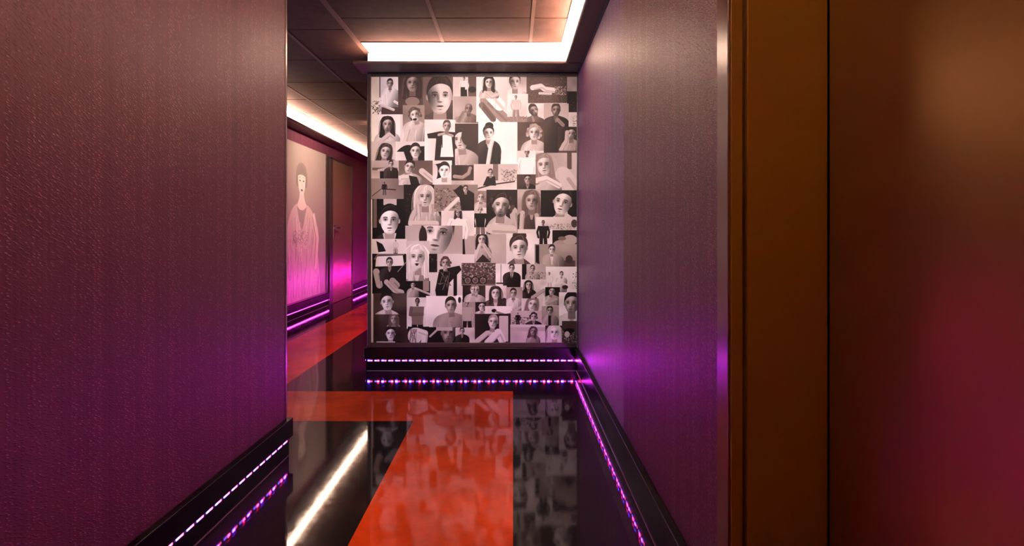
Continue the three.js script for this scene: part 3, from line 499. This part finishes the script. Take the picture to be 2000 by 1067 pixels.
  P(967, 515, 1022, 561, 0.88, () => { c.fillStyle = tone(0.3); c.fillRect(968, 551, 20, 3); c.fillRect(977, 515, 1, 38); c.fillStyle = tone(0.14); c.fillRect(1019, 515, 3, 30); bust(c, 999, 523, 7.5, { st: 0.76, ht: 0.14, ct: 0.12, tie: 0.1, wide: 1.05 }); });
  P(1020, 515, 1068, 562, 0.76, () => { c.fillStyle = tone(0.12); c.fillRect(1020, 515, 8, 30); bust(c, 1040, 524, 6.5, { st: 0.7, ht: 0.3, ct: 0.72 }); speckle(c, 1030, 530, 1066, 548, 60, 0.2, 0.8, 2.5); });
  P(1066, 520, 1127, 572, 0.9, () => { standing(c, 1073, 531, 36, { ct: 0.86, lt: 0.8, st: 0.6, ht: 0.3 }); bust(c, 1097, 535, 5, { st: 0.8, ht: 0.12, ct: 0.88 }); limb(c, [[1084, 557], [1098, 552], [1106, 556]], 5, 0.85); ell(c, 1104, 560, 6, 4, tone(0.2)); speckle(c, 1118, 530, 1126, 562, 50, 0.2, 0.9, 2.5); });
  // lower rows
  P(790, 548, 838, 581, 0.1, () => { bust(c, 804, 556, 6, { st: 0.74, ht: 0.1, bare: 1, wide: 0.9 }); limb(c, [[808, 562], [838, 574]], 4, 0.75); c.fillStyle = tone(0.6); c.fillRect(824, 548, 12, 20); });
  P(726, 572, 792, 614, 0.4, () => { bust(c, 753, 589, 17, { st: 0.9, ht: 0.12, ct: 0.85, tilt: -0.15, wide: 0.8, look: -0.2, shade: 0.25 }); }, 0.15);
  P(726, 613, 793, 638, 0.32, B(766, 622, 9, { st: 0.7, ht: 0.4, hair: 'long', bare: 1, wide: 0.8 }), 0.24);
  P(726, 637, 796, 668, 0.3, () => { bust(c, 760, 651, 13, { st: 0.92, ht: 0.12, ct: 0.1, wide: 1.4 }); limb(c, [[733, 667], [768, 667]], 2.5, 0.8); });
  P(792, 580, 832, 641, 0.93, () => { standing(c, 813, 582, 92, { ct: 0.5, lt: 0.12, st: 0.5, ht: 0.12, arms: 'fold' }); });
  P(830, 577, 906, 641, 0.92, () => { bust(c, 879, 596, 15, { st: 0.72, ht: 0.14, ct: 0.64, beard: 0.12, wide: 1.05, tilt: -0.1 }); });
  P(890, 576, 902, 592, 0.93, () => ell(c, 896, 585, 3, 6, tone(0.2)));
  P(901, 584, 928, 641, 0.66, () => { standing(c, 911, 587, 70, { ct: 0.7, lt: 0.14, st: 0.66, ht: 0.14 }); });
  P(902, 556, 929, 589, 0.18, B(923, 565, 8, { st: 0.8, ht: 0.5, bare: 1 }));
  P(794, 637, 836, 668, 0.12, () => { ell(c, 808, 655, 14, 16, tone(0.85)); limb(c, [[812, 645], [828, 650], [826, 668]], 12, 0.88); for (let i = 0; i < 12; i++) limb(c, [[rr(798, 814), 642], [rr(796, 812), 668]], 0.9, rr(0.3, 0.7)); });
  P(834, 638, 890, 668, 0.08, () => { head(c, 874, 650, 20, { st: 0.6, ht: 0.1, hair: 'bald', beard: 0.35 }); c.fillStyle = tone(0.75); c.fillRect(850, 630, 32, 15); limb(c, [[838, 656], [850, 645]], 4, 0.75); });
  P(888, 639, 928, 668, 0.84, B(901, 646, 6.5, { st: 0.72, ht: 0.2, ct: 0.1 }));
  P(927, 557, 948, 590, 0.22, B(928, 566, 9, { st: 0.82, ht: 0.6, bare: 1 }));
  P(947, 557, 989, 600, 0.86, () => { c.fillStyle = tone(0.14); ell(c, 984, 590, 7, 9, tone(0.2)); bust(c, 967, 572, 12, { st: 0.84, ht: 0.2, hair: 'long', ct: 0.3, open: 0.5 }); });
  P(988, 560, 1023, 607, 0.7, () => { bust(c, 1002, 572, 9, { st: 0.72, ht: 0.12, ct: 0.86, wide: 0.85, h: 3 }); limb(c, [[994, 600], [1006, 606], [1018, 598]], 5, 0.74); });
  P(1020, 545, 1068, 583, 0.86, () => { bust(c, 1032, 556, 8, { st: 0.76, ht: 0.12, hair: 'long', ct: 0.15, wide: 0.9 }); limb(c, [[1040, 580], [1062, 566], [1066, 575]], 7, 0.7); });
  P(1065, 560, 1094, 596, 0.12, () => { bust(c, 1078, 568, 8, { st: 0.72, ht: 0.1, bare: 1, tilt: 0.2 }); limb(c, [[1068, 592], [1086, 584]], 6, 0.7); });
  P(1092, 570, 1127, 627, 0.9, () => bust(c, 1117, 592, 20, { st: 0.72, ht: 0.1, ct: 0.85, look: -0.4, beard: 0.35, wide: 0.8 }));
  P(927, 589, 948, 626, 0.2, B(940, 598, 9, { st: 0.8, ht: 0.1, bare: 1 })); P(925, 624, 948, 642, 0.72);
  P(946, 597, 1000, 622, 0.86, () => { ell(c, 960, 606, 9, 7, tone(0.85)); ell(c, 964, 606, 5, 3.5, tone(0.08)); limb(c, [[968, 608], [986, 614], [998, 612]], 4, 0.6); });
  P(926, 612, 1000, 668, 0.22, () => { c.fillStyle = tone(0.78); c.fillRect(974, 616, 18, 50); limb(c, [[930, 666], [950, 650], [972, 648]], 10, 0.8); limb(c, [[952, 668], [972, 648], [980, 664]], 14, 0.88); head(c, 962, 628, 13, { st: 0.84, ht: 0.6, hair: 'short', tilt: 0.1 }); });
  P(1018, 582, 1060, 612, 0.8, B(1040, 594, 13, { st: 0.84, ht: 0.5, hair: 'long', tilt: 0.2, ct: 0.2 }));
  P(997, 606, 1058, 634, 0.74, () => { speckle(c, 997, 618, 1030, 634, 80, 0.1, 0.6, 3); standing(c, 1011, 610, 26, { ct: 0.1, lt: 0.1, st: 0.5 }); bust(c, 1042, 618, 8, { st: 0.76, ht: 0.14, hair: 'curly', ct: 0.16 }); });
  P(1058, 597, 1092, 637, 0.62, () => { bust(c, 1074, 606, 8.5, { st: 0.66, ht: 0.12, bare: 1, wide: 0.95 }); c.fillStyle = tone(0.08); c.fillRect(1071, 616, 5, 20); });
  P(996, 633, 1067, 668, 0.84, () => { c.fillStyle = tone(0.74); c.fillRect(996, 638, 71, 8); bust(c, 1041, 646, 8, { st: 0.62, ht: 0.3, hair: 'long', bare: 1, tilt: 0.2, wide: 0.8 }); }, 0.78);
  P(1065, 635, 1102, 668, 0.2, B(1083, 649, 14, { st: 0.92, ht: 0.84, hair: 'long', ct: 0.15, shade: 0.1 }));
  P(1098, 626, 1127, 668, 0.3, () => { speckle(c, 1092, 644, 1127, 668, 190, 0.1, 0.8, 3); ell(c, 1112, 645, 11, 5, tone(0.1)); ell(c, 1108, 652, 5, 6, tone(0.8)); });
  return canvasTexture(cv, true);
}
function pictureFace(w, h, t) {           // a board whose front (+z) carries the print once
  const g = new THREE.BoxGeometry(w, h, t), uv = g.attributes.uv, n = g.attributes.normal;
  for (let i = 0; i < uv.count; i++) if (n.getZ(i) < 0.5) uv.setXY(i, 0.002, 0.002);
  return g;
}
{
  const t = thing('photo_collage_panel', 'tall framed panel printed with a collage of black and white portraits', 'picture');
  const x0 = -1.068, x1 = 0.480, y0 = 0.214, y1 = 2.216, z = -END;
  t.position.set((x0 + x1) / 2, y0, z);
  const w = x1 - x0, h = y1 - y0;
  const p = mesh('print', pictureFace(w, h, 0.012), new THREE.MeshPhysicalMaterial({ map: collage(405, 518), roughness: 0.5, specularIntensity: 0.35 }), t);
  p.position.set(0, h / 2, 0.007); p.userData.label = 'collage of many black and white photographs of people';
  mesh('frame_side', boxAt(-w / 2 - 0.028, -w / 2, -0.03, h + 0.026, 0, 0.024, 0.003), M.frame, t);
  mesh('frame_side', boxAt(w / 2, w / 2 + 0.002 + 0.006, -0.03, h + 0.026, 0, 0.024, 0.003), M.frame, t);
  mesh('frame_rail', boxAt(-w / 2, w / 2, h, h + 0.012, 0, 0.02, 0.003), M.frame, t);
  mesh('frame_rail', boxAt(-w / 2, w / 2, h + 0.012, h + 0.028, 0, 0.03, 0.003), M.blackTrim, t);
  mesh('frame_rail', boxAt(-w / 2, w / 2, -0.036, 0, 0, 0.022, 0.003), M.frame, t);
}
function portrait() {                      // a pale print of a woman in a draped gown, seen from the knees up
  const W = 512, H = 576, cv = canvas(W, H), c = cv.getContext('2d');
  const s = (v, a = 1) => `rgba(${(255 * v) | 0},${(228 * v) | 0},${(205 * v) | 0},${a})`;
  c.fillStyle = s(0.66); c.fillRect(0, 0, W, H);
  for (let i = 0; i < 2600; i++) { c.fillStyle = s(rr(0.58, 0.76), 0.22); c.fillRect(rr(0, W), rr(0, H), rr(1, 3), rr(4, 26)); }
  const path = (v, a, pts) => { c.fillStyle = s(v, a); c.beginPath(); c.moveTo(pts[0], pts[1]); for (let i = 2; i < pts.length; i += 4) c.quadraticCurveTo(pts[i], pts[i + 1], pts[i + 2], pts[i + 3]); c.fill(); };
  path(0.54, 0.85, [222, 150, 212, 70, 270, 66, 330, 70, 320, 150, 300, 176, 296, 120, 270, 96, 246, 120, 244, 176, 222, 150]);      // bobbed hair
  path(0.90, 1, [254, 160, 256, 205, 226, 226, 270, 262, 318, 226, 286, 205, 288, 160, 270, 176, 254, 160]);                         // neck
  path(0.92, 1, [238, 116, 236, 176, 271, 192, 306, 176, 304, 116, 270, 96, 238, 116]);                                             // face
  path(0.54, 0.9, [236, 118, 250, 84, 271, 84, 294, 84, 306, 118, 270, 106, 236, 118]);                                             // fringe
  path(0.84, 1, [226, 222, 180, 232, 150, 300, 120, 380, 66, 440, 44, 520, 30, 576, 240, 576, 452, 576, 446, 470, 420, 400, 400, 300, 372, 250, 350, 228, 318, 222, 290, 300, 270, 318, 246, 290, 226, 222]);
  for (const k of [-1, 1]) { c.fillStyle = s(0.42); c.beginPath(); c.ellipse(271 + k * 16, 134, 8, 3, 0, 0, 7); c.fill(); c.strokeStyle = s(0.5); c.lineWidth = 2; c.beginPath(); c.moveTo(271 + k * 7, 124); c.quadraticCurveTo(271 + k * 17, 117, 271 + k * 26, 125); c.stroke(); }
  c.fillStyle = s(0.74); c.fillRect(272, 136, 3, 18); c.fillStyle = s(0.46); c.beginPath(); c.ellipse(271, 169, 10, 4, 0, 0, 7); c.fill();
  for (let i = 0; i < 150; i++) { const x = rr(70, 440), y = rr(250, 540); if (x < 190 - (y - 250) * 0.4) continue; c.strokeStyle = s(rnd() < 0.5 ? rr(0.52, 0.66) : rr(0.9, 1), 0.7); c.lineWidth = rr(1, 4.5); c.beginPath(); c.moveTo(x, y); c.quadraticCurveTo(x + rr(-14, 14), y + 30, x + rr(-24, 18), y + rr(40, 110)); c.stroke(); }
  for (let i = 0; i < 60; i++) { c.strokeStyle = s(rnd() < 0.5 ? rr(0.5, 0.62) : 0.95, 0.7); c.lineWidth = rr(1.5, 3); c.beginPath(); c.arc(255 + rr(-64, 70), 352 + rr(-18, 18), rr(5, 18), rr(0, 3), rr(3, 6)); c.stroke(); }
  c.lineCap = 'round'; c.lineJoin = 'round'; c.strokeStyle = s(0.93); c.lineWidth = 24; c.beginPath(); c.moveTo(386, 262); c.lineTo(424, 350); c.lineTo(404, 462); c.stroke();
  c.strokeStyle = s(0.55); c.lineWidth = 4; c.beginPath(); c.moveTo(372, 268); c.lineTo(408, 352); c.lineTo(390, 458); c.stroke();
  return canvasTexture(cv, true);
}
{
  const t = thing('portrait_panel', 'large pale wall print of a woman in a draped gown beside the passage door', 'picture');
  const d0 = 5.42, d1 = 7.13, y0 = 0.205, y1 = 2.115;
  t.position.set(FAR, y0, -(d0 + d1) / 2); t.rotation.y = Math.PI / 2;
  const w = d1 - d0, h = y1 - y0;
  const p = mesh('print', pictureFace(w, h, 0.010), new THREE.MeshPhysicalMaterial({ map: portrait(), roughness: 0.3 }), t);
  p.position.set(0, h / 2, 0.006);
  mesh('frame_rail', boxAt(-w / 2 - 0.02, w / 2, -0.022, 0, 0, 0.016, 0.002), M.cornerMetal, t);
  mesh('frame_side', boxAt(w / 2, w / 2 + 0.05, -0.022, h, 0, 0.022, 0.003), M.frame, t);
  mesh('frame_side', boxAt(-w / 2 - 0.03, -w / 2, -0.022, h, 0, 0.022, 0.003), M.frame, t);
}

renderer.render(scene, camera);
